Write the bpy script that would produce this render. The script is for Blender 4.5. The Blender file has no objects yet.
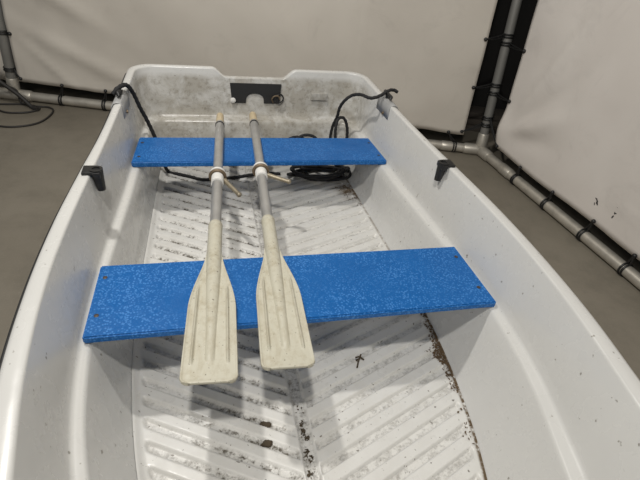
import bpy, bmesh, math, random
from mathutils import Vector, Matrix, noise
random.seed(7)
C = bpy.context.scene.collection
scene = bpy.context.scene
PI = math.pi

# ------------------------------------------------------------------ camera
cam_data = bpy.data.cameras.new('camera')
cam_data.sensor_fit = 'HORIZONTAL'
cam_data.sensor_width = 36.0
cam_data.lens = 36.0 * 481.0 / 640.0
cam_data.clip_start = 0.02
cam = bpy.data.objects.new('camera', cam_data)
C.objects.link(cam)
cr = Vector((0.97092611, -0.21583095, 0.10353495))
cd = Vector((-0.04647552, -0.59424567, -0.80293966))
cf = Vector((0.23482443, 0.77478325, -0.5869995))
mw = Matrix.Identity(4)
for i in range(3):
    mw[i][0] = cr[i]; mw[i][1] = -cd[i]; mw[i][2] = -cf[i]
mw[0][3], mw[1][3], mw[2][3] = -0.27812714, -0.90883031, 1.35102323
cam.matrix_world = mw
scene.camera = cam

# ------------------------------------------------------------------ world, lamps, exposure
world = bpy.data.worlds.new('hall_light'); scene.world = world
world.use_nodes = True
bg = world.node_tree.nodes['Background']
bg.inputs[0].default_value = (0.93, 0.96, 1.0, 1)
bg.inputs[1].default_value = 0.075

def area(name, loc, aim, size, power, col=(1, 0.97, 0.92), size_y=None):
    d = bpy.data.lights.new(name, 'AREA')
    d.energy = power; d.color = col; d.size = size
    if size_y: d.shape = 'RECTANGLE'; d.size_y = size_y
    o = bpy.data.objects.new(name, d); C.objects.link(o)
    o.location = loc
    o.rotation_euler = (Vector(aim) - Vector(loc)).to_track_quat('-Z', 'Y').to_euler()
    return o
area('ceiling_lamp', (-0.42, -0.95, 2.95), (-0.1, 0.3, 0.2), 0.14, 41)
area('ceiling_lamp', (-0.78, 0.78, 2.75), (-0.1, 0.6, 0.2), 0.12, 34.5)
area('fill_light', (-2.3, -3.2, 3.5), (0.6, 1.6, 0.7), 1.2, 48)  # added soft fill that brightens the sheeting and stern board

vs = scene.view_settings
vs.view_transform = 'Standard'; vs.look = 'None'; vs.gamma = 1.0
vs.exposure = 0.0
vs.use_curve_mapping = False

# ------------------------------------------------------------------ helpers
def obj(name, bm, mat, parent=None, smooth=True, kind=None, auto=40):
    me = bpy.data.meshes.new(name)
    bm.normal_update()
    bm.to_mesh(me); bm.free()
    if smooth:
        for p in me.polygons: p.use_smooth = True
        if auto:
            try: me.set_sharp_from_angle(angle=math.radians(auto))
            except Exception: pass
    if mat: me.materials.append(mat)
    o = bpy.data.objects.new(name, me); C.objects.link(o)
    if parent: o.parent = parent
    if kind: o['kind'] = kind
    return o

def thing(name, label, cat, loc=(0, 0, 0), rot=(0, 0, 0), group=None):
    o = bpy.data.objects.new(name, None); C.objects.link(o)
    o.empty_display_size = 0.1
    o.location = loc; o.rotation_euler = rot
    o['label'] = label; o['category'] = cat
    if group: o['group'] = group
    return o

def tag(o, label, cat, group=None, kind=None):
    o['label'] = label; o['category'] = cat
    if group: o['group'] = group
    if kind: o['kind'] = kind
    return o

def reorigin(o, p):
    """move the object's origin to p without moving the mesh"""
    p = Vector(p)
    o.data.transform(Matrix.Translation(-p)); o.location = p
    return o

def add_box(bm, cx, cy, cz, sx, sy, sz, bevel=0.0, mat=None):
    r = bmesh.ops.create_cube(bm, size=1.0)
    vv = r['verts']
    M = Matrix.Translation((cx, cy, cz)) @ (mat or Matrix.Identity(4)) @ Matrix.Diagonal((sx, sy, sz, 1))
    bmesh.ops.transform(bm, matrix=M, verts=vv)
    if bevel:
        es = list({e for v in vv for e in v.link_edges})
        bmesh.ops.bevel(bm, geom=es, offset=bevel, segments=2, affect='EDGES', profile=0.6)

def frame(d):
    d = d.normalized()
    a = Vector((0, 0, 1)) if abs(d.z) < 0.9 else Vector((1, 0, 0))
    u = d.cross(a).normalized(); v = d.cross(u).normalized()
    return u, v

def catmull(pts, n=10):
    P = [Vector(p) for p in pts]
    P = [P[0] * 2 - P[1]] + P + [P[-1] * 2 - P[-2]]
    out = []
    for i in range(1, len(P) - 2):
        for k in range(n):
            t = k / n
            a, b, c_, d = P[i - 1], P[i], P[i + 1], P[i + 2]
            out.append(0.5 * ((2 * b) + (c_ - a) * t + (2 * a - 5 * b + 4 * c_ - d) * t * t + (3 * b - a - 3 * c_ + d) * t ** 3))
    out.append(P[-2])
    return out

def add_tube(bm, pts, r, seg=10, caps=True, closed=False, strand=0.0, lay=0.02):
    """tube through pts; r a number or a list; strand > 0 gives a laid-rope cross section"""
    pts = [Vector(p) for p in pts]
    n = len(pts)
    rr = r if isinstance(r, (list, tuple)) else [r] * n
    d0 = (pts[1] - pts[0])
    u, v = frame(d0)
    rings = []
    L = 0.0
    for i, p in enumerate(pts):
        if closed: d = pts[(i + 1) % n] - pts[i - 1]
        elif i == 0: d = pts[1] - pts[0]
        elif i == n - 1: d = pts[-1] - pts[-2]
        else: d = pts[i + 1] - pts[i - 1]
        d = d.normalized()
        if i: L += (pts[i] - pts[i - 1]).length
        u = (u - d * u.dot(d)).normalized(); v = d.cross(u)
        ring = []
        for k in range(seg):
            a = 2 * PI * k / seg
            q = rr[i] * (1 + strand * math.cos(3 * (a + L / lay)))
            ring.append(bm.verts.new(p + u * math.cos(a) * q + v * math.sin(a) * q))
        rings.append(ring)
    m = n if closed else n - 1
    for i in range(m):
        A, B = rings[i], rings[(i + 1) % n]
        for k in range(seg):
            bm.faces.new((A[k], A[(k + 1) % seg], B[(k + 1) % seg], B[k]))
    if caps and not closed:
        bm.faces.new(list(reversed(rings[0]))); bm.faces.new(rings[-1])

def add_ring(bm, c, axis, R, r, n=24, seg=8):
    u, v = frame(Vector(axis))
    add_tube(bm, [Vector(c) + u * R * math.cos(2 * PI * k / n) + v * R * math.sin(2 * PI * k / n) for k in range(n)],
             r, seg, closed=True)

def add_ball(bm, c, r, sc=(1, 1, 1)):
    res = bmesh.ops.create_icosphere(bm, subdivisions=2, radius=r)
    bmesh.ops.transform(bm, matrix=Matrix.Translation(c) @ Matrix.Diagonal((*sc, 1)), verts=res['verts'])

def tube_obj(name, pts, r, mat, parent=None, seg=10, **k):
    bm = bmesh.new(); add_tube(bm, pts, r, seg, **k); return obj(name, bm, mat, parent)

# ------------------------------------------------------------------ materials
class NT:
    def __init__(s, name, rough=0.5, metal=0.0, spec=0.5):
        s.m = bpy.data.materials.new(name); s.m.use_nodes = True
        s.t = s.m.node_tree; s.b = s.t.nodes['Principled BSDF']
        s.b.inputs['Roughness'].default_value = rough; s.b.inputs['Metallic'].default_value = metal
        s.b.inputs['Specular IOR Level'].default_value = spec
        s.co = s.n('ShaderNodeTexCoord').outputs['Object']
    def n(s, ty, **k):
        o = s.t.nodes.new(ty)
        for a, b in k.items(): setattr(o, a, b)
        return o
    def put(s, sock, v):
        if isinstance(v, bpy.types.NodeSocket): s.t.links.new(v, sock)
        else: sock.default_value = v
    def noise(s, scale, detail=4, rough=0.55, vec=None, dist=0.0):
        o = s.n('ShaderNodeTexNoise'); s.put(o.inputs['Vector'], vec or s.co)
        o.inputs['Scale'].default_value = scale; o.inputs['Detail'].default_value = detail
        o.inputs['Roughness'].default_value = rough; o.inputs['Distortion'].default_value = dist
        return o.outputs['Fac']
    def voro(s, scale, feature='F1'):
        o = s.n('ShaderNodeTexVoronoi', feature=feature); s.put(o.inputs['Vector'], s.co)
        o.inputs['Scale'].default_value = scale
        return o.outputs['Distance']
    def ramp(s, v, a, b, lo=0.0, hi=1.0):
        o = s.n('ShaderNodeMapRange'); o.clamp = True
        s.put(o.inputs['Value'], v)
        for k, x in zip(('From Min', 'From Max', 'To Min', 'To Max'), (a, b, lo, hi)): o.inputs[k].default_value = x
        return o.outputs['Result']
    def math(s, op, a, b=0.0):
        o = s.n('ShaderNodeMath', operation=op); s.put(o.inputs[0], a); s.put(o.inputs[1], b); return o.outputs[0]
    def mix(s, f, a, b):
        o = s.n('ShaderNodeMix', data_type='RGBA')
        s.put(o.inputs[0], f)
        s.put(o.inputs[6], a if isinstance(a, bpy.types.NodeSocket) else (*a, 1))
        s.put(o.inputs[7], b if isinstance(b, bpy.types.NodeSocket) else (*b, 1))
        return o.outputs[2]
    def scaled(s, sx, sy, sz):
        o = s.n('ShaderNodeMapping'); s.put(o.inputs['Vector'], s.co); o.inputs['Scale'].default_value = (sx, sy, sz)
        return o.outputs['Vector']
    def sep(s):
        o = s.n('ShaderNodeSeparateXYZ'); s.put(o.inputs[0], s.co); return o.outputs
    def attr(s, name):
        o = s.n('ShaderNodeAttribute'); o.attribute_name = name; return o.outputs['Fac']
    def bump(s, h, strength=0.2, dist=0.01):
        o = s.n('ShaderNodeBump'); s.put(o.inputs['Height'], h)
        o.inputs['Strength'].default_value = strength; o.inputs['Distance'].default_value = dist
        s.t.links.new(o.outputs[0], s.b.inputs['Normal'])
    def col(s, v): s.put(s.b.inputs['Base Color'], v if isinstance(v, bpy.types.NodeSocket) else (*v, 1)); return s
    def rough(s, v): s.put(s.b.inputs['Roughness'], v); return s

def simple(name, col, rough=0.5, metal=0.0, var=0.15, scale=30, bump=0.0):
    t = NT(name, rough, metal)
    f = t.noise(scale)
    t.col(t.mix(f, tuple(c * (1 - var) for c in col), tuple(min(1, c * (1 + var)) for c in col)))
    if bump: t.bump(f, bump, 0.004)
    return t.m

def gelcoat():
    t = NT('white gelcoat', 0.3)
    base = t.mix(t.noise(2.5, 3), (0.531, 0.526, 0.504), (0.603, 0.599, 0.576))
    # small dark specks and scuffs
    sp = t.ramp(t.noise(55, 2, 0.5), 0.715, 0.76)
    c = t.mix(t.math('MULTIPLY', sp, 0.7), base, (0.13, 0.11, 0.08))
    sc = t.ramp(t.noise(7, 5, 0.7, vec=t.scaled(6, 1, 1.5)), 0.68, 0.8)
    c = t.mix(t.math('MULTIPLY', sc, 0.35), c, (0.36, 0.34, 0.29))
    # grime on the stern board
    y = t.sep()[1]
    m = t.math('MULTIPLY', t.ramp(y, 1.24, 1.40), t.ramp(t.sep()[2], 0.556, 0.584, 1.0, 0.0))
    g = t.ramp(t.noise(9, 6, 0.65, dist=0.6), 0.30, 0.58)
    c = t.mix(t.math('MULTIPLY', t.math('MULTIPLY', m, g), 0.75), c, (0.30, 0.275, 0.225))
    g2 = t.ramp(t.noise(38, 6, 0.75), 0.5, 0.66)
    c = t.mix(t.math('MULTIPLY', t.math('MULTIPLY', m, g2), 0.6), c, (0.20, 0.18, 0.145))
    t.col(c)
    t.rough(t.ramp(t.noise(12), 0.3, 0.7, 0.17, 0.36))
    t.bump(t.noise(14, 2), 0.06, 0.01)
    return t.m

def sole_mat():
    t = NT('white ribbed floor gelcoat', 0.32)
    base = t.mix(t.noise(4, 4), (0.594, 0.585, 0.558), (0.675, 0.666, 0.634))
    d = t.attr('dirt'); e = t.attr('litter')
    n1 = t.ramp(t.noise(40, 5, 0.75), 0.45, 0.58)
    n2 = t.ramp(t.noise(110, 3, 0.6), 0.42, 0.62)
    f = t.math('MULTIPLY', d, t.math('MULTIPLY', n1, t.math('ADD', t.math('MULTIPLY', n2, 0.6), 0.4)))
    c = t.mix(t.math('MINIMUM', f, 1.0), base, (0.060, 0.048, 0.030))
    film = t.ramp(t.noise(11, 6, 0.7), 0.42, 0.75)
    c = t.mix(t.math('MULTIPLY', film, 0.20), c, (0.36, 0.33, 0.27))
    sp = t.ramp(t.noise(75, 2, 0.5), 0.69, 0.73)
    c = t.mix(t.math('MULTIPLY', sp, 0.8), c, (0.09, 0.07, 0.05))
    n3 = t.ramp(t.noise(45, 4, 0.7), 0.36, 0.5)
    c = t.mix(t.math('MULTIPLY', e, n3), c, (0.11, 0.075, 0.04))
    t.col(c); t.rough(t.ramp(t.noise(20), 0.3, 0.7, 0.22, 0.5))
    return t.m

def blue_paint():
    t = NT('blue painted wood', 0.42, 0.0, 0.3)
    vo = t.voro(145)
    s = t.ramp(vo, 0.30, 0.50, 1.0, 0.0)
    big = t.ramp(t.noise(7, 3), 0.28, 0.55)
    s = t.math('MULTIPLY', t.math('MULTIPLY', s, big), t.ramp(t.noise(60, 2), 0.28, 0.5))
    base = t.mix(t.noise(9, 4), (0.002, 0.083, 0.290), (0.007, 0.113, 0.365))
    c = t.mix(t.math('MULTIPLY', s, 0.62), base, (0.07, 0.25, 0.60))
    t.col(c); t.rough(t.ramp(t.noise(30), 0.3, 0.7, 0.32, 0.5))
    t.bump(vo, 0.12, 0.004)
    return t.m

def concrete():
    t = NT('grey brown concrete', 0.6)
    c = t.mix(t.ramp(t.noise(0.9, 5), 0.3, 0.7), (0.160, 0.141, 0.110), (0.216, 0.194, 0.155))
    c = t.mix(t.math('MULTIPLY', t.ramp(t.noise(5, 8, 0.7), 0.45, 0.75), 0.5), c, (0.10, 0.09, 0.07))
    c = t.mix(t.math('MULTIPLY', t.ramp(t.noise(140, 2), 0.6, 0.75), 0.3), c, (0.30, 0.28, 0.24))
    t.col(c); t.rough(t.ramp(t.noise(3, 5), 0.3, 0.7, 0.42, 0.7)); t.bump(t.noise(60, 4), 0.1, 0.004)
    return t.m

def tarp_mat(name, a, b):
    t = NT(name, 0.55)
    c = t.mix(t.ramp(t.noise(1.6, 4), 0.3, 0.7), a, b)
    c = t.mix(t.math('MULTIPLY', t.ramp(t.noise(5, 6, 0.7, dist=1.0), 0.55, 0.8), 0.4), c, tuple(x * 0.72 for x in a))
    t.col(c); t.bump(t.noise(4, 3), 0.12, 0.02)
    return t.m

def cream_plastic():
    t = NT('weathered cream plastic', 0.45)
    c = t.mix(t.noise(8, 4), (0.452, 0.431, 0.344), (0.539, 0.518, 0.426))
    st = t.ramp(t.noise(14, 5, 0.7, vec=t.scaled(3.0, 0.6, 2.0)), 0.52, 0.72)
    c = t.mix(t.math('MULTIPLY', st, 0.40), c, (0.33, 0.275, 0.17))
    mo = t.ramp(t.noise(26, 6, 0.75), 0.48, 0.70)
    c = t.mix(t.math('MULTIPLY', mo, 0.6), c, (0.33, 0.28, 0.18))
    sp = t.ramp(t.noise(120, 2), 0.68, 0.73)
    c = t.mix(t.math('MULTIPLY', sp, 0.75), c, (0.10, 0.08, 0.05))
    t.col(c); t.bump(t.noise(60, 3), 0.06, 0.003)
    return t.m

M_gel = gelcoat(); M_sole = sole_mat(); M_blue = blue_paint(); M_conc = concrete()
M_tarp = tarp_mat('grey pvc sheeting', (0.540, 0.500, 0.441), (0.612, 0.572, 0.508))
M_tarp2 = tarp_mat('pale grey pvc sheeting', (0.657, 0.612, 0.567), (0.720, 0.679, 0.634))
M_cream = cream_plastic()
M_grip = simple('tan grip plastic', (0.55, 0.45, 0.29), 0.5)
M_alu = simple('dull aluminium tube', (0.46, 0.455, 0.44), 0.38, 0.6, 0.25, 22)
M_galv = simple('galvanised steel', (0.50, 0.47, 0.41), 0.42, 0.55, 0.35, 18, 0.1)
M_galv_dark = simple('painted grey steel', (0.21, 0.205, 0.19), 0.5, 0.25, 0.2, 12)
M_black = simple('black plastic', (0.012, 0.012, 0.012), 0.45)
M_rope = simple('black rope', (0.014, 0.014, 0.015), 0.8, 0, 0.3, 200, 0.4)
M_rubber = simple('black rubber', (0.018, 0.018, 0.018), 0.6)
M_greyp = simple('grey plastic', (0.34, 0.34, 0.335), 0.5, 0, 0.2, 20)
M_collar = simple('white plastic', (0.72, 0.71, 0.68), 0.45)
M_pin = simple('worn brass pin', (0.30, 0.26, 0.19), 0.45, 0.6, 0.4, 50)
M_rust = simple('rusty metal', (0.20, 0.15, 0.10), 0.55, 0.6, 0.4, 60)
M_screw = simple('tarnished screw', (0.07, 0.055, 0.045), 0.5, 0.5, 0.3, 60)
M_dirt = simple('dried mud', (0.062, 0.046, 0.028), 0.95, 0, 0.5, 90, 0.5)
M_leaf = simple('dead leaves', (0.10, 0.062, 0.03), 0.9, 0, 0.5, 60, 0.4)
M_dark = simple('wall with painted shade', (0.012, 0.011, 0.010), 0.9, 0, 0.5, 2)  # near-black colour stands in for the shade behind the sheeting
M_board = simple('dusty brown board', (0.06, 0.05, 0.04), 0.8, 0, 0.4, 6)
M_cable = simple('dark cable rubber', (0.022, 0.020, 0.018), 0.6)
M_gripgrey = simple('scuff ink', (0.03, 0.028, 0.026), 0.7)

# ------------------------------------------------------------------ setting
bm = bmesh.new(); bmesh.ops.create_grid(bm, x_segments=2, y_segments=2, size=5.0)
fl = obj('floor', bm, M_conc, kind='structure', smooth=False); fl.location = (0, 1.0, 0)
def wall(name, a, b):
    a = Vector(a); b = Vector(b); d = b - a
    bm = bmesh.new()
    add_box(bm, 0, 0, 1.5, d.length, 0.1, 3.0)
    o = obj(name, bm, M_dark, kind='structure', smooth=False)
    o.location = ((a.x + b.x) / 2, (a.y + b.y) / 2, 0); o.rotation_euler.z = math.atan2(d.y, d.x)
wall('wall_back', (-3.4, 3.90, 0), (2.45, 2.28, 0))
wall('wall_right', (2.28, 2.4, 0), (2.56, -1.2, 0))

# ------------------------------------------------------------------ tube frame that carries the sheeting
A0 = Vector((-1.455, 2.598, 0.035)); A1 = Vector((1.577, 1.758, 0.035)); A2 = Vector((1.800, -1.05, 0.035))
FR = thing('tube_frame', 'grey steel tube frame with floor rails and posts carrying the grey sheeting', 'frame', (1.577, 1.758, 0))
def w2(p): return Vector(p) - Vector((1.577, 1.758, 0))
bdir = (A1 - A0).normalized(); rdir = (A2 - A1).normalized()
AL = A0 - bdir * 1.2
tube_obj('floor_rail', [w2(AL), w2(A0), w2(A0.lerp(A1, .5)), w2(A1)], 0.030, M_galv, FR, 16)
tube_obj('floor_rail', [w2(A1), w2(A1.lerp(A2, .5)), w2(A2)], 0.030, M_galv, FR, 16)
PT_R = Vector((1.549, 2.08, 2.98)); PT_L = Vector((-1.27, 2.55, 2.98))
tube_obj('post', [w2(A1), w2(A1.lerp(PT_R, .5)), w2(PT_R)], 0.029, M_galv_dark, FR, 16)
tube_obj('post', [w2(A0), w2(A0.lerp(PT_L, .5)), w2(PT_L)], 0.031, M_galv_dark, FR, 16)
for P, dirs in ((A1, (-bdir, rdir, (PT_R - A1).normalized())), (A0, (bdir, -bdir, (PT_L - A0).normalized()))):
    bm = bmesh.new()
    for d in dirs:
        a = P + d * 0.0; b = P + d * 0.115
        add_tube(bm, [w2(a), w2(a.lerp(b, .92)), w2(b)], [0.037, 0.037, 0.033], 16)
    add_ball(bm, w2(P), 0.0385)
    obj('corner_joint', bm, M_galv, FR)
for P, d in ((A1 + rdir * 0.30, rdir), (A1 - bdir * .22, bdir)):
    bm = bmesh.new(); add_tube(bm, [w2(P - d * .05), w2(P - d * .045), w2(P + d * .045), w2(P + d * .05)], [0.0305, .034, .034, .0305], 16)
    obj('sleeve', bm, M_galv, FR)

# ------------------------------------------------------------------ sheeting
def sheet(name, label, mat, fn, nu, nv, base):
    bm = bmesh.new()
    V = [[bm.verts.new(fn(i / nu, j / nv)) for j in range(nv + 1)] for i in range(nu + 1)]
    for i in range(nu):
        for j in range(nv):
            bm.faces.new((V[i][j], V[i + 1][j], V[i + 1][j + 1], V[i][j + 1]))
    o = obj(name, bm, mat, None, True, auto=0)
    so = o.modifiers.new('thickness', 'SOLIDIFY'); so.thickness = 0.003; so.offset = 0
    reorigin(o, base)
    tag(o, label, 'tarpaulin', 'grey sheeting laced to the tube frame')
    return o
bn = Vector((bdir.y, -bdir.x, 0))          # towards the boat
def bell(x, c, w): return math.exp(-((x - c) / w) ** 2)
def back_fn(u, v):
    L0, L1 = -0.03, 0.0
    z = 0.13 + v * 2.75
    s_left = 0.060 + 0.034 * (z - 0.13)
    s_right = 3.004 - 0.042 * (z - 0.13)
    s = s_left + u * (s_right - s_left)
    zz = z + (1 - v) ** 8 * (0.006 * math.sin(s * 7.5) + 0.003 * math.sin(s * 19))
    p = A0 + bdir * s; p.z = zz
    d = 0.018 * noise.noise((s * 1.3, z * 1.1, 0.3)) + 0.004 * noise.noise((s * 7 + z * 3, z * 4 - s * 2, 9.0)) + 0.006 * noise.noise((s * 3.4 + z * 1.5, z * 2.2 - s, 4.0))
    d += 0.018 * bell((z - 0.13) - 0.42 * (1.0 - s), 0, 0.05) * bell(s, 0.55, 0.45)
    d += 0.018 * bell((z - 0.75) + 0.5 * (s - .25), 0, 0.05) * bell(s, 0.35, 0.3)
    d += 0.010 * bell((z - 0.30) + 0.9 * (s - .25), 0, 0.03) * bell(s, 0.3, 0.2)
    d += 0.003 * bell(s, 2.245, 0.008) + 0.003 * bell(z, 0.165, 0.006)
    return p + bn * (0.012 + d) 
sheet('tarpaulin', 'wide grey plastic sheet hanging behind the transom, left of the dark gap', M_tarp, back_fn, 150, 90, A0.lerp(A1, .5) + Vector((0, 0, .1)))
rn = Vector((rdir.y, -rdir.x, 0))
def right_fn(u, v):
    z = 0.125 + v * 2.75
    h = z - 0.125
    s_l = 0.150 - 0.075 * min(h / 0.85, 1.2) + 0.0
    s = s_l + u * (2.75 - s_l)
    bot = 0.005 * math.sin(s * 8.0 + 0.6) * (1 - v) ** 10
    p = A1 + rdir * s; p.z = z + bot
    d = 0.020 * noise.noise((s * 1.4, z * 1.2, 7.3)) + 0.004 * noise.noise((s * 6, z * 5, 3.0)) + 0.006 * noise.noise((s * 3.5, z * 3.0, 2.0))
    # folds that fan out from the lowest lacing
    for a, w, amp in ((0.62, .055, .022), (0.25, .045, -.012), (1.15, .06, -.014), (2.2, .09, .014)):
        d += amp * bell((h - 0.10) - a * (s - 0.16), 0, w) * bell(s, 0.36, 0.22)
    d += 0.03 * bell(s, 0.14, 0.06) * bell(h, 0.13, 0.10)
    d += 0.004 * bell(h - 0.145 - 0.028 * (s - .9), 0, 0.006) * (1 if s > 0.62 else 0)
    d += 0.003 * bell(h, 0.045, 0.006)
    return p + rn * (0.012 + d)
if rn.x > 0: rn = -rn
if bn.y > 0: bn = -bn
TR = sheet('tarpaulin', 'pale grey plastic sheet hanging along the right side, right of the dark gap', M_tarp2, right_fn, 150, 90, A1.lerp(A2, .5) + Vector((0, 0, .1)))
def strip_fn(u, v):
    s = -0.98 + u * 1.085; z = 0.10 + v * 2.75
    p = A0 + bdir * s; p.z = z
    return p - bn * (0.07 + 0.012 * noise.noise((s * 2, z * 2, 1.0)))
sheet('tarpaulin', 'grey plastic sheet mostly out of view behind the leaning left post', M_tarp, strip_fn, 30, 30, A0 - bdir * .5 - bn * .07 + Vector((0, 0, .1)))
# scuffs on the right sheet
def on_right(s, z, off=0.0165):
    h = z - 0.125; v = h / 2.75
    s_l = 0.150 - 0.075 * min(h / 0.85, 1.2)
    u = (s - s_l) / (2.75 - s_l)
    return right_fn(u, v) + rn * 0.0022
for s0, z0, marks in ((0.985, 0.235, 5), (1.105, 0.245, 4)):
    bm = bmesh.new()
    for k in range(marks):
        s1 = s0 + random.uniform(-.012, .012); z1 = z0 + random.uniform(-.028, .028)
        a = random.uniform(0, PI)
        vs_ = []
        for q in range(6):
            t = 2 * PI * q / 6
            x = 0.011 * math.cos(t) * random.uniform(.6, 1.2); y = 0.004 * math.sin(t) * random.uniform(.6, 1.2)
            vs_.append(bm.verts.new(on_right(s1 + x * math.cos(a) - y * math.sin(a), z1 + x * math.sin(a) + y * math.cos(a))))
        bm.faces.new(vs_)
    o = obj('scuff_mark', bm, M_gripgrey, None, False)
    o.parent = TR; o.matrix_parent_inverse = Matrix.Translation(-TR.location)

# ------------------------------------------------------------------ lacing
def cord(label, eye, target, axis, R, group):
    """elastic tie: ball at the eyelet, cord, and two turns round the tube"""
    e = Vector(eye); t = Vector(target); ax = Vector(axis).normalized()
    bm = bmesh.new()
    add_ball(bm, e, 0.0115)
    side = (e - t); side = (side - ax * side.dot(ax)).normalized()
    wrap = t + side * R
    mid = e.lerp(wrap, .5) + Vector((0, 0, -0.006))
    add_tube(bm, catmull([e, mid, wrap], 6), 0.0045, 8)
    add_tube(bm, catmull([e, mid + ax * .012, wrap + ax * .016], 6), 0.0045, 8)
    add_ring(bm, t, ax, R + 0.002, 0.0055, 24, 8)
    add_ring(bm, t + ax * .015, ax, R + 0.002, 0.0055, 24, 8)
    o = obj('bungee_cord', bm, M_black)
    reorigin(o, e); tag(o, label, 'cord', group)
    return o
def on_back(s, z):
    v = (z - 0.13) / 2.75
    s_left = 0.060 + 0.034 * (z - 0.13); s_right = 3.004 - 0.042 * (z - 0.13)
    return back_fn((s - s_left) / (s_right - s_left), max(v, 0)) + bn * 0.006
def on_r(s, z): return on_right(s, z) + rn * 0.006
pr = (PT_R - A1).normalized(); pl = (PT_L - A0).normalized()
def post_r(z): return A1 + pr * ((z - 0.035) / pr.z)
def post_l(z): return A0 + pl * ((z - 0.035) / pl.z)
gB = 'elastic ties lacing the back sheet'; gR = 'elastic ties lacing the right sheet'
cord('black elastic tie near the top of the gap, from wide back sheet to right post', on_back(2.965, .735), post_r(.745), pr, .029, gB)
cord('black elastic tie halfway up the gap, from wide back sheet to right post', on_back(2.978, .447), post_r(.455), pr, .029, gB)
cord('black elastic tie at bottom right corner of wide back sheet, tied to right post', on_back(2.985, .155), post_r(.20), pr, .029, gB)
cord('black elastic tie near the top of the gap, from pale right sheet to right post', on_r(.112, .716), post_r(.700), pr, .029, gR)
cord('black elastic tie halfway up the gap, from pale right sheet to right post', on_r(.138, .425), post_r(.405), pr, .029, gR)
cord('black elastic tie at bottom left corner of pale right sheet, tied to right post', on_r(.170, .140), post_r(.245), pr, .029, gR)
cord('black elastic tie from upper left edge of wide back sheet to left post', on_back(.085, .432), post_l(.43), pl, .031, gB)
cord('black elastic tie from lower left corner of wide back sheet to left post', on_back(.078, .150), post_l(.20), pl, .031, gB)
cord('black elastic tie to floor rail, at bottom of back sheet well left of the boat', on_back(.346, .142), A0 + bdir * .305, bdir, .030, gB)
cord('black elastic tie to floor rail, at bottom of back sheet beside the left stern corner', on_back(.623, .146), A0 + bdir * .592, bdir, .030, gB)
cord('black elastic tie on back floor rail just left of corner joint', on_back(2.90, .140), A1 - bdir * .19, bdir, .030, gB)
cord('black elastic tie on right floor rail, the one nearest the corner joint', on_r(.423, .130), A1 + rdir * .40, rdir, .030, gR)
cord('black elastic tie on right floor rail, second from the corner joint', on_r(.726, .133), A1 + rdir * .69, rdir, .030, gR)
cord('black elastic tie on right floor rail, third from the corner joint', on_r(1.027, .140), A1 + rdir * .99, rdir, .030, gR)
cord('black elastic tie on right floor rail, lowest one at the right photo edge', on_r(1.295, .134), A1 + rdir * 1.275, rdir, .030, gR)

# boards in the dark behind the gap
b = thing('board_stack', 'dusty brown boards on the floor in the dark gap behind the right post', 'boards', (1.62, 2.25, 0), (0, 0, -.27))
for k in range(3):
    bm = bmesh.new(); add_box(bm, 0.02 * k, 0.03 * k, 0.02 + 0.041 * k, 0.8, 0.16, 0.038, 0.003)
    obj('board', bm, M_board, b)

# cables on the floor at the left
def cable(name, label, pts, r, mat, group=None):
    o = tube_obj(name, catmull(pts, 10), r, mat, None, 10)
    reorigin(o, pts[0]); tag(o, label, 'cable', group); return o
cable('cable', 'thin dark cable in a wide loop on the concrete left of the boat',
      [(-1.75, 2.31, .006), (-1.55, 2.20, .006), (-1.38, 2.14, .006), (-1.24, 2.20, .006), (-1.19, 2.36, .006), (-1.22, 2.45, .006), (-1.32, 2.47, .006)], .006, M_cable, 'cables on the floor')
cable('cable', 'thin dark cable in a small loop in front of the left corner joint',
      [(-1.75, 2.47, .006), (-1.56, 2.43, .006), (-1.45, 2.36, .006), (-1.33, 2.37, .006), (-1.28, 2.44, .006), (-1.38, 2.50, .006), (-1.55, 2.50, .006), (-1.75, 2.54, .006)], .006, M_cable, 'cables on the floor')
cable('cable', 'thick dark cable sloping down across the foot of the left post',
      [(-2.35, 2.44, .013), (-2.25, 2.45, .10), (-2.12, 2.47, .28), (-1.93, 2.49, .42), (-1.75, 2.50, .40), (-1.62, 2.50, .285), (-1.50, 2.49, .17), (-1.40, 2.48, .08), (-1.325, 2.44, .013), (-1.28, 2.40, .013)], .013, M_cable)
cable('cable', 'dark cable coming in from the left photo edge over the left corner joint',
      [(-2.20, 2.45, .006), (-2.08, 2.47, .05), (-1.93, 2.52, .17), (-1.78, 2.55, .20), (-1.62, 2.54, .125), (-1.50, 2.54, .115), (-1.42, 2.53, .09), (-1.40, 2.49, .03), (-1.36, 2.49, .007)], .006, M_cable)

# ------------------------------------------------------------------ the boat
ZO = 0.12
YT = [-.5, -.25, 0, .25, .5, .75, 1.0, 1.25, 1.5, 1.75]
TAB = {
 'out':   [.632, .664, .673, .665, .643, .617, .600, .588, .578, .568],
 'in':    [.578, .616, .630, .622, .603, .583, .567, .553, .541, .529],
 'lout':  [.518, .571, .591, .588, .573, .556, .545, .533, .521, .509],
 'lin':   [.484, .545, .569, .566, .549, .530, .517, .504, .491, .478],
 'floor': [.388, .449, .482, .494, .490, .480, .470, .459, .448, .437],
}
def spline(tab, y):
    i = min(max(int((y - YT[0]) / .25), 0), len(YT) - 2)
    t = (y - YT[i]) / .25
    a = tab[max(i - 1, 0)] if i > 0 else 2 * tab[0] - tab[1]
    b, c_ = tab[i], tab[i + 1]
    d = tab[i + 2] if i + 2 < len(tab) else 2 * tab[-1] - tab[-2]
    return 0.5 * (2 * b + (c_ - a) * t + (2 * a - 5 * b + 4 * c_ - d) * t * t + (3 * b - a - 3 * c_ + d) * t ** 3)
BOW = {'out': -1.42, 'in': -1.36, 'lout': -1.28, 'lin': -1.24, 'floor': -1.12}
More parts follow.
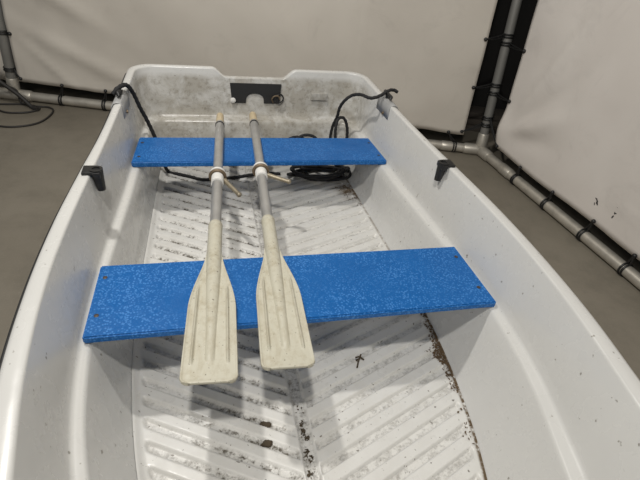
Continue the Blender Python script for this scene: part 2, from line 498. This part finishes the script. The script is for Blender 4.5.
def halfw(key, y):
    tab = TAB[key]
    if y >= -.5: return spline(tab, y)
    yb = BOW[key]; L = -.5 - yb
    t = min((-.5 - y) / L, 1.0)
    sl = (tab[1] - tab[0]) / .25 * 1.25
    b = 1 - sl * L / tab[0]
    return max(tab[0] * (1 - t) ** 0.8 * (1 + (b - .2) * t), 0.0)
def zg(y): return 0.450 + 0.026 * y + (0.10 * ((-.3 - y) / 1.1) ** 2 if y < -.3 else 0)
TY = {'out': 1.512, 'in': 1.472, 'lout': 1.458, 'lin': 1.420, 'floor': 1.370}
TR_ = {'out': .105, 'in': .085, 'lout': .085, 'lin': .07, 'floor': .06}
def path(key, off=0.0, n_side=90, n_arc=10, n_tr=34, wscale=1.0, ybow=None, yt=None, rad=None):
    """half outline, bow to middle of the stern, right side; returned as (x, y)"""
    yt = (TY[key] + off) if yt is None else yt
    R = max((TR_[key] if rad is None else rad) + off, .01)
    yb = BOW[key] - off if ybow is None else ybow
    yc = yt - R
    out = []
    for i in range(n_side + 1):
        f = i / n_side; f = f ** 1.15
        y = yb + (yc - yb) * f
        yy = BOW[key] + (TY[key] - TR_[key] - BOW[key]) * f if ybow is not None else max(y, BOW[key])
        out.append(((halfw(key, yy) + off * min(1, i / 12)) * wscale if i else 0.0, y))
    wc = out[-1][0]
    for i in range(1, n_arc + 1):
        a = PI / 2 * i / n_arc
        out.append((wc - R + R * math.cos(a), yc + R * math.sin(a)))
    for i in range(1, n_tr + 1):
        out.append(((wc - R) * (1 - i / n_tr), yt))
    return out
def notch(x):
    """dip of the stern board's top edge for the outboard motor"""
    a = abs(x - 0.004)
    if a < .138: return 1.0
    if a > .205: return 0.0
    t = (a - .138) / .067
    return 1 - t * t * (3 - 2 * t)
rows = []      # (half outline, z function)
def row(key, off, zf, **k): rows.append((path(key, off, **k), zf))
def gz(dz):
    return lambda x, y: ZO + zg(y) + dz - (0.043 * notch(x) if y > 1.3 else 0)
# outside, keel upward
row('floor', 0, lambda x, y: ZO - .12 + (0.16 * ((-.6 - y) / .8) ** 2 if y < -.6 else 0), wscale=.04, ybow=-1.25, yt=1.43, rad=.01)
row('floor', 0, lambda x, y: ZO - .055 + (0.17 * ((-.6 - y) / .8) ** 2 if y < -.6 else 0), wscale=.80, ybow=-1.28, yt=1.44)
row('lin', 0, lambda x, y: ZO + .035 + (0.18 * ((-.6 - y) / .8) ** 2 if y < -.6 else 0), wscale=1.0, ybow=-1.32, yt=1.455)
row('lout', .006, lambda x, y: ZO + .22, ybow=-1.37, yt=1.485)
row('out', -.024, gz(-.040))
row('out', -.004, gz(-.040))
row('out', .000, gz(-.030))
row('out', -.001, gz(-.012))
row('out', -.006, gz(-.003))
row('out', -.014, gz(.000))
row('in', .004, gz(.0015))
row('in', .0, gz(-.001))
row('in', -.0018, gz(-.006))
row('lout', .010, lambda x, y: ZO + .285)
row('lout', .004, lambda x, y: ZO + .260)
row('lout', -.001, lambda x, y: ZO + .2505)
row('lout', -.008, lambda x, y: ZO + .2485)
row('lin', .006, lambda x, y: ZO + .2475)
row('lin', .000, lambda x, y: ZO + .2445)
row('lin', -.004, lambda x, y: ZO + .236)
row('lin', -.016, lambda x, y: ZO + .200)
row('floor', .034, lambda x, y: ZO + .085)
row('floor', .014, lambda x, y: ZO + .042)
row('floor', .005, lambda x, y: ZO + .026)
row('floor', -.006, lambda x, y: ZO + .0185)
bm = bmesh.new()
grid = []
for half, zf in rows:
    full = [(x, y) for x, y in half] + [(-x, y) for x, y in reversed(half[:-1])]
    grid.append([bm.verts.new((x, y, zf(x, y))) for x, y in full])
for a, b_ in zip(grid[:-1], grid[1:]):
    for i in range(len(a) - 1):
        bm.faces.new((a[i], b_[i], b_[i + 1], a[i + 1]))
k0 = grid[0]; n0 = len(k0)
for i in range(n0 // 2 - 1):
    try: bm.faces.new((k0[i], k0[i + 1], k0[n0 - 2 - i], k0[n0 - 1 - i]))
    except Exception: pass
bmesh.ops.remove_doubles(bm, verts=bm.verts, dist=0.0004)
bmesh.ops.recalc_face_normals(bm, faces=bm.faces)
BOAT = thing('rowing_boat', 'white fibreglass rowing boat with two blue bench seats resting on the concrete floor', 'boat', (0, 0, 0))
obj('hull', bm, M_gel, BOAT, auto=55)

# ribbed floor
PITCH_L, PITCH_R = 0.0665, 0.0665
XC = -0.034
def sm(a, b, x):
    t = min(max((x - a) / (b - a), 0), 1); return t * t * (3 - 2 * t)
def floor_h(x, y):
    d = x - XC
    wf = halfw('floor', y)
    if d < 0: ph = (y + 0.56 * d + .330) / .0654; k = -d; edge = wf + x
    else: ph = (y - 0.42 * d + .375) / .0660; k = d; edge = wf - x
    f = abs(ph - math.floor(ph + .5))
    cut = 1 - sm(.18, .230, f)
    inset = .010 if d < 0 else .012
    ends = sm(inset, inset + .012, edge - .25 * f * .066) * sm(.020, .030, k)
    chan = 1 - sm(.014, .022, k)
    z = ZO + .0275 - .0110 * cut * ends - .0090 * chan + (.0135 * (1 - sm(-.012, .014, edge)) ** 1.5 if d < 0 else 0)
    g = (1 - sm(.10, .22, f)) * ends
    if d < 0: amt = .45 + 1.3 * sm(.15, .45, y) + .6 * sm(-.38, -.22, d) * (1 - sm(.1, .3, y))
    else: amt = .50
    dirt = g * amt + .75 * chan
    lit = 0.0
    if d > 0:
        lit = (1 - sm(.003, .010, edge)) * (1.0 if y < .32 else .6) + .9 * bell(edge, .0, .016) * bell(y, .03, .11) + bell(edge, .03, .05) * bell(y, 1.10, .07)
    return z, dirt, min(lit, 1)
bm = bmesh.new()
ld = bm.verts.layers.float.new('dirt'); ll = bm.verts.layers.float.new('litter')
NX, NY = 260, 760
VV = []
for j in range(NY + 1):
    y = -1.05 + (1.372 + 1.05) * j / NY
    wf = halfw('floor', y) + .003
    r_ = []
    for i in range(NX + 1):
        x = -wf - .009 + (2 * wf + .009) * i / NX
        z, d, l = floor_h(x, y)
        v = bm.verts.new((x, y, z)); v[ld] = d; v[ll] = l
        r_.append(v)
    VV.append(r_)
for j in range(NY):
    for i in range(NX):
        bm.faces.new((VV[j][i], VV[j][i + 1], VV[j + 1][i + 1], VV[j + 1][i]))
obj('floor_panel', bm, M_sole, BOAT, auto=0)

# rub rail
half = path('out', .0055)
full = half[3:] + [(-x, y) for x, y in reversed(half[3:-1])]
bm = bmesh.new()
add_tube(bm, [(x, y, ZO + zg(y) - .028 - (0.043 * notch(x) if y > 1.3 else 0)) for x, y in full], 0.0055, 8)
obj('rub_rail', bm, M_rubber, BOAT)

# bench seats
def thwart(y0, y1, w0, w1, yaw0=0.0):
    bm = bmesh.new()
    z0, z1 = ZO + .2490, ZO + .2725
    n = 10
    lo, hi = [], []
    r = .004
    pts = [(-w0, y0), (w0, y0), (w1, y1), (-w1, y1)]
    a = [bm.verts.new((x, y, z0)) for x, y in pts]; b_ = [bm.verts.new((x, y, z1)) for x, y in pts]
    bm.faces.new(list(reversed(a))); bm.faces.new(b_)
    for i in range(4): bm.faces.new((a[i], a[(i + 1) % 4], b_[(i + 1) % 4], b_[i]))
    bmesh.ops.bevel(bm, geom=list(bm.edges), offset=r, segments=3, affect='EDGES')
    return obj('bench_seat', bm, M_blue, BOAT)
T1 = thwart(0.0, 0.284, .584, .576)
T2 = thwart(0.930, 1.166, .546, .531)
T1['label'] = 'wide blue painted plank under the oar blades'
T2['label'] = 'narrower blue painted plank near the stern'
def screw(par, x, y):
    bm = bmesh.new()
    add_tube(bm, [(x, y, ZO + .270), (x, y, ZO + .2733), (x, y, ZO + .2742)], [.0065, .0065, .004], 12)
    obj('screw', bm, M_screw, par)
for x, y in ((-.557, .227), (-.560, .075), (.553, .225), (.557, .07)): screw(T1, x, y)
for x, y in ((-.515, 1.11), (-.52, .98), (.515, 1.11), (.522, .98)): screw(T2, x, y)

# motor pad on the stern board
bm = bmesh.new()
outl = [(-.118, .541), (.137, .541), (.131, .442)]
for k in range(13):
    a = PI * k / 12
    outl.append((.006 + .046 * math.cos(a) * (1 if abs(math.cos(a)) < .9 else 1.0), .442 + .050 * math.sin(a) ** .6))
outl += [(-.108, .442)]
f0 = [bm.verts.new((x, 1.4640, z)) for x, z in outl]; f1 = [bm.verts.new((x, 1.474, z)) for x, z in outl]
bm.faces.new(f0); bm.faces.new(list(reversed(f1)))
for i in range(len(outl)):
    j = (i + 1) % len(outl); bm.faces.new((f0[i], f1[i], f1[j], f0[j]))
bmesh.ops.recalc_face_normals(bm, faces=bm.faces)
pad = obj('motor_pad', bm, M_rubber, BOAT, smooth=False); pad['label'] = 'black plate with a round notch in its lower edge'
bm = bmesh.new(); add_tube(bm, [(-.103, 1.470, .456), (-.103, 1.458, .456), (-.103, 1.455, .456)], [.013, .013, .008], 14)
obj('bolt', bm, M_collar, pad)
bm = bmesh.new(); add_ring(bm, (.128, 1.452, .474), (0.2, -1, .1), .021, .0035, 22, 8)
obj('ring', bm, M_black, pad)
bm = bmesh.new(); add_tube(bm, catmull([(.098, 1.458, .450), (.090, 1.452, .470), (.102, 1.446, .487), (.122, 1.447, .487), (.13, 1.449, .470)], 8), .0038, 8)
obj('shackle', bm, M_rust, pad)
bm = bmesh.new(); add_box(bm, .335, 1.4625, .485, .085, .010, .038, .003)
obj('moulded_plate', bm, M_gel, BOAT)

# stern corner brackets
def bracket(sx, y0, y1):
    prof = [('lout', .012, -.13), ('in', -.0045, -.060), ('in', -.0045, -.012), ('in', .004, .002), ('in', .014, .0045), ('out', -.014, .0045), ('out', -.004, .001), ('out', .0040, -.012), ('out', .0045, -.046)]
    prof = prof[1:]
    bm = bmesh.new()
    G = []
    for i in range(7):
        t = i / 6; y = y0 + (y1 - y0) * t
        G.append([bm.verts.new((sx * (halfw(k, y) + o), y, ZO + zg(y) + dz)) for k, o, dz in prof])
    for a, b_ in zip(G[:-1], G[1:]):
        for i in range(len(prof) - 1): bm.faces.new((a[i], a[i + 1], b_[i + 1], b_[i]))
    bmesh.ops.recalc_face_normals(bm, faces=bm.faces)
    o = obj('gunwale_bracket', bm, M_greyp, BOAT)
    so = o.modifiers.new('t', 'SOLIDIFY'); so.thickness = .004; so.offset = 0
    ym = (y0 + y1) / 2; xm = sx * (halfw('out', ym) + halfw('in', ym)) / 2; zm = ZO + zg(ym)
    bm = bmesh.new()
    add_tube(bm, [(xm, ym + .02, zm), (xm, ym + .02, zm + .012), (xm, ym + .02, zm + .022)], [.010, .010, .012], 12)
    add_tube(bm, [(xm - .004 * sx, ym - .030, zm + .016), (xm, ym - .022, zm + .024), (xm, ym + .062, zm + .024), (xm, ym + .07, zm + .018)], [.005, .0085, .0085, .005], 10)
    obj('cleat', bm, M_black, o)
    bm = bmesh.new(); add_tube(bm, [(sx * (halfw('in', ym) - .004), ym - .015, zm - .052), (sx * (halfw('in', ym) - .012), ym - .015, zm - .052)], .007, 10)
    obj('screw', bm, M_rust, o)
bracket(-1, 1.02, 1.155); bracket(1, 1.045, 1.185)

# oarlock sockets
def socket(sx, y):
    x = sx * (halfw('in', y) + .004); z = ZO + zg(y)
    bm = bmesh.new()
    add_box(bm, x + sx * .002, y, z + .005, .036, .050, .009, .003)
    add_box(bm, x - sx * .022, y - .004, z - .001, .022, .050, .020, .004)
    o = obj('oarlock_socket', bm, M_black, BOAT)
    bm = bmesh.new()
    c0 = Vector((x - sx * .020, y - .004, z + .013)); c1 = Vector((x - sx * .026, y - .004, z - .060))
    N = 20; rings = []
    for c_, r in ((c1, .004), (c1, .0125), (c0, .0195), (c0, .0115), (c0.lerp(c1, .8), .009)):
        rings.append([bm.verts.new(c_ + Vector((math.cos(2 * PI * k / N) * r, math.sin(2 * PI * k / N) * r, 0))) for k in range(N)])
    for a, b_ in zip(rings[:-1], rings[1:]):
        for k in range(N): bm.faces.new((a[k], a[(k + 1) % N], b_[(k + 1) % N], b_[k]))
    bm.faces.new(rings[-1])
    bmesh.ops.recalc_face_normals(bm, faces=bm.faces)
    obj('socket_tube', bm, M_black, o)
socket(-1, .505); socket(1, .525)

# ------------------------------------------------------------------ oars
def blade_bm():
    bm = bmesh.new()
    NS, NW = 210, 112
    L = .63
    def width(s):
        w = .0670 - .0030 * sm(.0, .30, s)
        w = w + (.0225 - w) * sm(.24, .50, s) ** 1.0
        if s < .018: w -= .018 - math.sqrt(max(.018 ** 2 - (.018 - s) ** 2, 0))
        return w
    def spine(s): return .0120 + .0110 * sm(.04, .50, s)
    def height(x, s, w):
        t = .0032
        r = spine(s)
        q = r * r - x * x
        h = t
        if s > .045 and q > 0: h = max(h, math.sqrt(q) * sm(.045, .075, s) * (0.85 + .15 * sm(.35, .5, s)))
        e = w - abs(x)
        if s < .46:
            h += .0022 * bell(e, .003, .0030) * (1 - sm(.40, .46, s))
            if .05 < s < .34: h += .0085 * bell(abs(x) - (.044 - .004 * s / .3), 0, .0032) * sm(.05, .065, s) * (1 - sm(.30, .34, s))
            if s < .010: h += .0012 * bell(s, .003, .004)
        return h
    top, bot = [], []
    for i in range(NS + 1):
        s = L * i / NS if i > 12 else L * 12 / NS * (i / 12) ** 1.6
        w = max(width(s), .004)
        a, b_ = [], []
        for k in range(NW + 1):
            u = -math.cos(PI * k / NW); u = 0.35 * u + 0.65 * (2 * k / NW - 1) if s < .48 else u
            x = u * w
            h = height(x, s, w)
            if k in (0, NW):
                v = bm.verts.new((x, s, 0)); a.append(v); b_.append(v)
            else:
                a.append(bm.verts.new((x, s, h))); b_.append(bm.verts.new((x, s, -h)))
        top.append(a); bot.append(b_)
    for i in range(NS):
        for k in range(NW):
            for G, fl in ((top, False), (bot, True)):
                q = (G[i][k], G[i][k + 1], G[i + 1][k + 1], G[i + 1][k])
                bm.faces.new(tuple(reversed(q)) if fl else q)
    for i in (0, NS):
        for k in range(1, NW - 1):
            q = (top[i][k], top[i][k + 1], bot[i][k + 1], bot[i][k])
            try: bm.faces.new(q)
            except Exception: pass
    bmesh.ops.recalc_face_normals(bm, faces=bm.faces)
    return bm
def oar(label, tip, ang, tilt, roll, pin_dir, collar_s):
    t = thing('oar', label, 'oar', tip, (tilt, roll, -ang), 'pair of oars lying across the bench seats')
    obj('blade', blade_bm(), M_cream, t, auto=0)
    tube_obj('shaft', [(0, .58, 0), (0, 1.0, 0), (0, 1.47, 0)], .0190, M_alu, t, 24)
    bm = bmesh.new(); add_tube(bm, [(0, .615, 0), (0, .632, 0), (0, .640, 0)], [.0235, .0232, .0205], 24)
    bm2 = bm; obj('ferrule', bm2, M_cream, t)
    s = collar_s
    bm = bmesh.new(); add_tube(bm, [(0, s - .035, 0), (0, s - .034, 0), (0, s + .012, 0), (0, s + .013, 0)], [.0195, .0235, .0235, .0195], 24)
    add_tube(bm, [(0, s + .030, 0), (0, s + .031, 0), (0, s + .042, 0), (0, s + .043, 0)], [.0195, .031, .031, .0195], 24)
    obj('collar', bm, M_collar, t)
    bm = bmesh.new(); add_ring(bm, (0, s + .021, 0), (0, 1, .12), .0285, .0062, 26, 10)
    r = obj('oarlock', bm, M_rust, t); r['label'] = 'tarnished metal ring round the shaft'
    bm = bmesh.new()
    a = Vector((.026, s + .012, -.012)); d = Vector(pin_dir)
    add_tube(bm, [a, a + d * .2, a + d * .85, a + d], [.0105, .0092, .0085, .0095], 12)
    e = Vector((a + d)); add_ball(bm, e, .0105)
    obj('pin', bm, M_pin, r)
    bm = bmesh.new(); add_tube(bm, [(0, 1.445, 0), (0, 1.446, 0), (0, 1.452, 0), (0, 1.453, 0)], [.019, .0215, .0215, .019], 24)
    obj('end_ring', bm, M_black, t)
    bm = bmesh.new(); add_tube(bm, [(0, 1.452, 0), (0, 1.47, 0), (0, 1.558, 0), (0, 1.568, 0), (0, 1.572, 0)], [.0185, .0185, .0175, .0155, .010], 24)
    obj('grip', bm, M_grip, t)
    return t
oar('left cream bladed oar with aluminium shaft lying across both blue seats', (-.282, -.192, ZO + .2905), math.atan(.0705), .001, 0.0, (.055, -.085, -.012), .945)
oar('right cream bladed oar with aluminium shaft, nearer the middle of the boat', (-.0920, -.174, ZO + .2905), math.atan(.051), .001, 0.0, (.085, -.030, -.014), .965)

# ------------------------------------------------------------------ ropes
def rope(name, label, pts, r, cat='rope', n=14, mat=None):
    bm = bmesh.new(); add_tube(bm, catmull(pts, n), r, 12, strand=.10, lay=.012)
    o = obj(name, bm, mat or M_rope, None, auto=0); reorigin(o, pts[0]); tag(o, label, cat); return o
rope('rope', 'black rope from left stern corner running down behind the aft blue seat',
     [(-.600, 1.085, .612), (-.580, 1.10, .632), (-.555, 1.150, .628), (-.540, 1.21, .575), (-.520, 1.23, .50), (-.498, 1.25, .43), (-.47, 1.26, .33), (-.45, 1.27, .22), (-.43, 1.29, .152),
      (-.38, 1.262, .152), (-.328, 1.235, .152), (-.27, 1.205, .152), (-.20, 1.21, .152), (-.10, 1.225, .152), (-.03, 1.245, .152), (.05, 1.26, .152), (.12, 1.25, .152)], .0085)
rope('rope', 'black rope looping from right stern corner down behind the aft blue seat',
     [(.634, 1.165, .624), (.615, 1.168, .632), (.590, 1.160, .633), (.560, 1.142, .625), (.525, 1.130, .612), (.490, 1.135, .604), (.468, 1.20, .595), (.445, 1.25, .573), (.417, 1.258, .548), (.402, 1.286, .50), (.399, 1.306, .44), (.390, 1.330, .38), (.388, 1.340, .30), (.395, 1.315, .24),
      (.400, 1.280, .30), (.393, 1.285, .385), (.405, 1.300, .432), (.435, 1.308, .434), (.458, 1.314, .395), (.470, 1.318, .33), (.452, 1.310, .24), (.42, 1.27, .165)], .0075)
# heap of line on the floor by the stern
pts = []
for k in range(70):
    a = k * .62
    R1 = .135 + .035 * math.sin(k * .37) ; R2 = .062 + .022 * math.cos(k * .53)
    pts.append((.325 + R1 * math.cos(a) * (1 if k % 2 else .9), 1.215 + R2 * math.sin(a) + .02 * math.sin(k * .21), .153 + .060 * (k / 70) + .006 * math.sin(k * 1.3)))
pts += [(.24, 1.30, .21), (.20, 1.345, .275), (.245, 1.36, .315), (.31, 1.36, .305), (.345, 1.33, .245), (.30, 1.30, .20), (.2, 1.33, .24), (.17, 1.36, .285), (.22, 1.375, .30), (.28, 1.37, .27), (.30, 1.34, .2), (.24, 1.30, .165)]
rope('rope', 'heap of tangled black rope on the boat floor under the aft blue seat', pts, .0075, n=6)

# ------------------------------------------------------------------ dirt and leaves
def clump(label, x, y, r, seed, mat=M_dirt, flat=.55, name='dirt_clump', stretch=(1, 1)):
    z = floor_h(x, y)[0]
    bm = bmesh.new(); res = bmesh.ops.create_icosphere(bm, subdivisions=3, radius=r)
    for v in bm.verts:
        k = 1 + .55 * noise.noise(v.co * (1.1 / r) * .9 + Vector((seed, 0, 0))) + .25 * noise.noise(v.co * (3 / r) + Vector((0, seed, 0)))
        v.co *= k; v.co.x *= stretch[0]; v.co.y *= stretch[1]; v.co.z *= flat
        v.co.z = max(v.co.z, -.15 * r)
    o = obj(name, bm, mat, None, auto=0); o.location = (x, y, z + .12 * r)
    tag(o, label, 'dirt', 'clumps of dirt on the boat floor'); return o
clump('brown dirt clump on the ribbed floor below the right blade tip, the further of two', -.136, -.148, .0140, 1.0, stretch=(1.2, .8))
clump('brown dirt clump on the ribbed floor below the right blade tip, the nearer of two', -.138, -.202, .0140, 5.0, stretch=(1.3, .7))
# twig
bm = bmesh.new(); zt = floor_h(.185, .025)[0] + .004
for a in ([(.172, .000, zt), (.180, .018, zt + .004), (.190, .035, zt + .006), (.198, .047, zt + .003)], [(.178, .040, zt), (.189, .036, zt + .007), (.203, .028, zt)], [(.176, .028, zt), (.187, .030, zt + .006), (.196, .044, zt + .002)]):
    add_tube(bm, catmull(a, 5), .0028, 7)
o = obj('twig', bm, M_dirt); reorigin(o, (.185, .025, zt - .004)); tag(o, 'small dark broken twig on the white floor right of the blades', 'twig')
# leaf litter: nobody could count it
def litter(label, spots, mat, seed):
    random.seed(seed)
    bm = bmesh.new()
    for (x, y, rad, n) in spots:
        for k in range(n):
            a = random.uniform(0, 2 * PI); q = rad * math.sqrt(random.random())
            px, py = x + q * .55 * math.cos(a), y + q * math.sin(a)
            lim = halfw('floor', py) - .004
            px = min(px, lim)
            pz = floor_h(px, py)[0] + .001 + .010 * random.random() * max(0, 1 - q / rad)
            M = Matrix.Translation((px, py, pz)) @ Matrix.Rotation(random.uniform(0, 6.3), 4, 'Z') @ Matrix.Rotation(random.uniform(-.5, .5), 4, 'X')
            l = random.uniform(.002, .0058); w = l * random.uniform(.3, .7)
            c = [bm.verts.new(M @ Vector(p)) for p in ((-l, 0, 0), (0, -w, .0012), (l, 0, 0), (0, w, .0012), (0, 0, .002))]
            d = bm.verts.new(M @ Vector((0, 0, -.001)))
            for i in range(4):
                bm.faces.new((c[i], c[(i + 1) % 4], c[4])); bm.faces.new((c[(i + 1) % 4], c[i], d))
    o = obj('leaf_litter', bm, mat, None, smooth=False)
    reorigin(o, (spots[0][0], spots[0][1], ZO + .02)); tag(o, label, 'litter', kind='stuff'); return o
litter('brown crumbled leaves along the right floor edge in front of the near blue seat',
       [(.484, .20, .030, 40), (.484, .15, .030, 50), (.482, .10, .030, 70), (.474, .05, .034, 130), (.466, .015, .034, 150), (.470, -.03, .026, 60), (.464, -.07, .024, 40), (.458, -.11, .022, 24), (.445, -.20, .05, 9), (.43, -.27, .04, 14), (.44, .02, .03, 10)], M_leaf, 3)
litter('brown dead leaves on the right floor edge beside the heap of black rope',
       [(.44, 1.06, .07, 110), (.40, 1.10, .05, 40), (.462, .98, .05, 14)], M_leaf, 4)
litter('dark crumbs in the middle channel of the boat floor below the right blade',
       [(-.034, -.16, .012, 9), (-.036, -.185, .012, 22), (-.030, -.205, .012, 16), (-.038, -.245, .012, 22), (-.030, -.262, .012, 18), (-.036, -.31, .02, 12), (-.034, -.12, .02, 5)], M_dirt, 5)
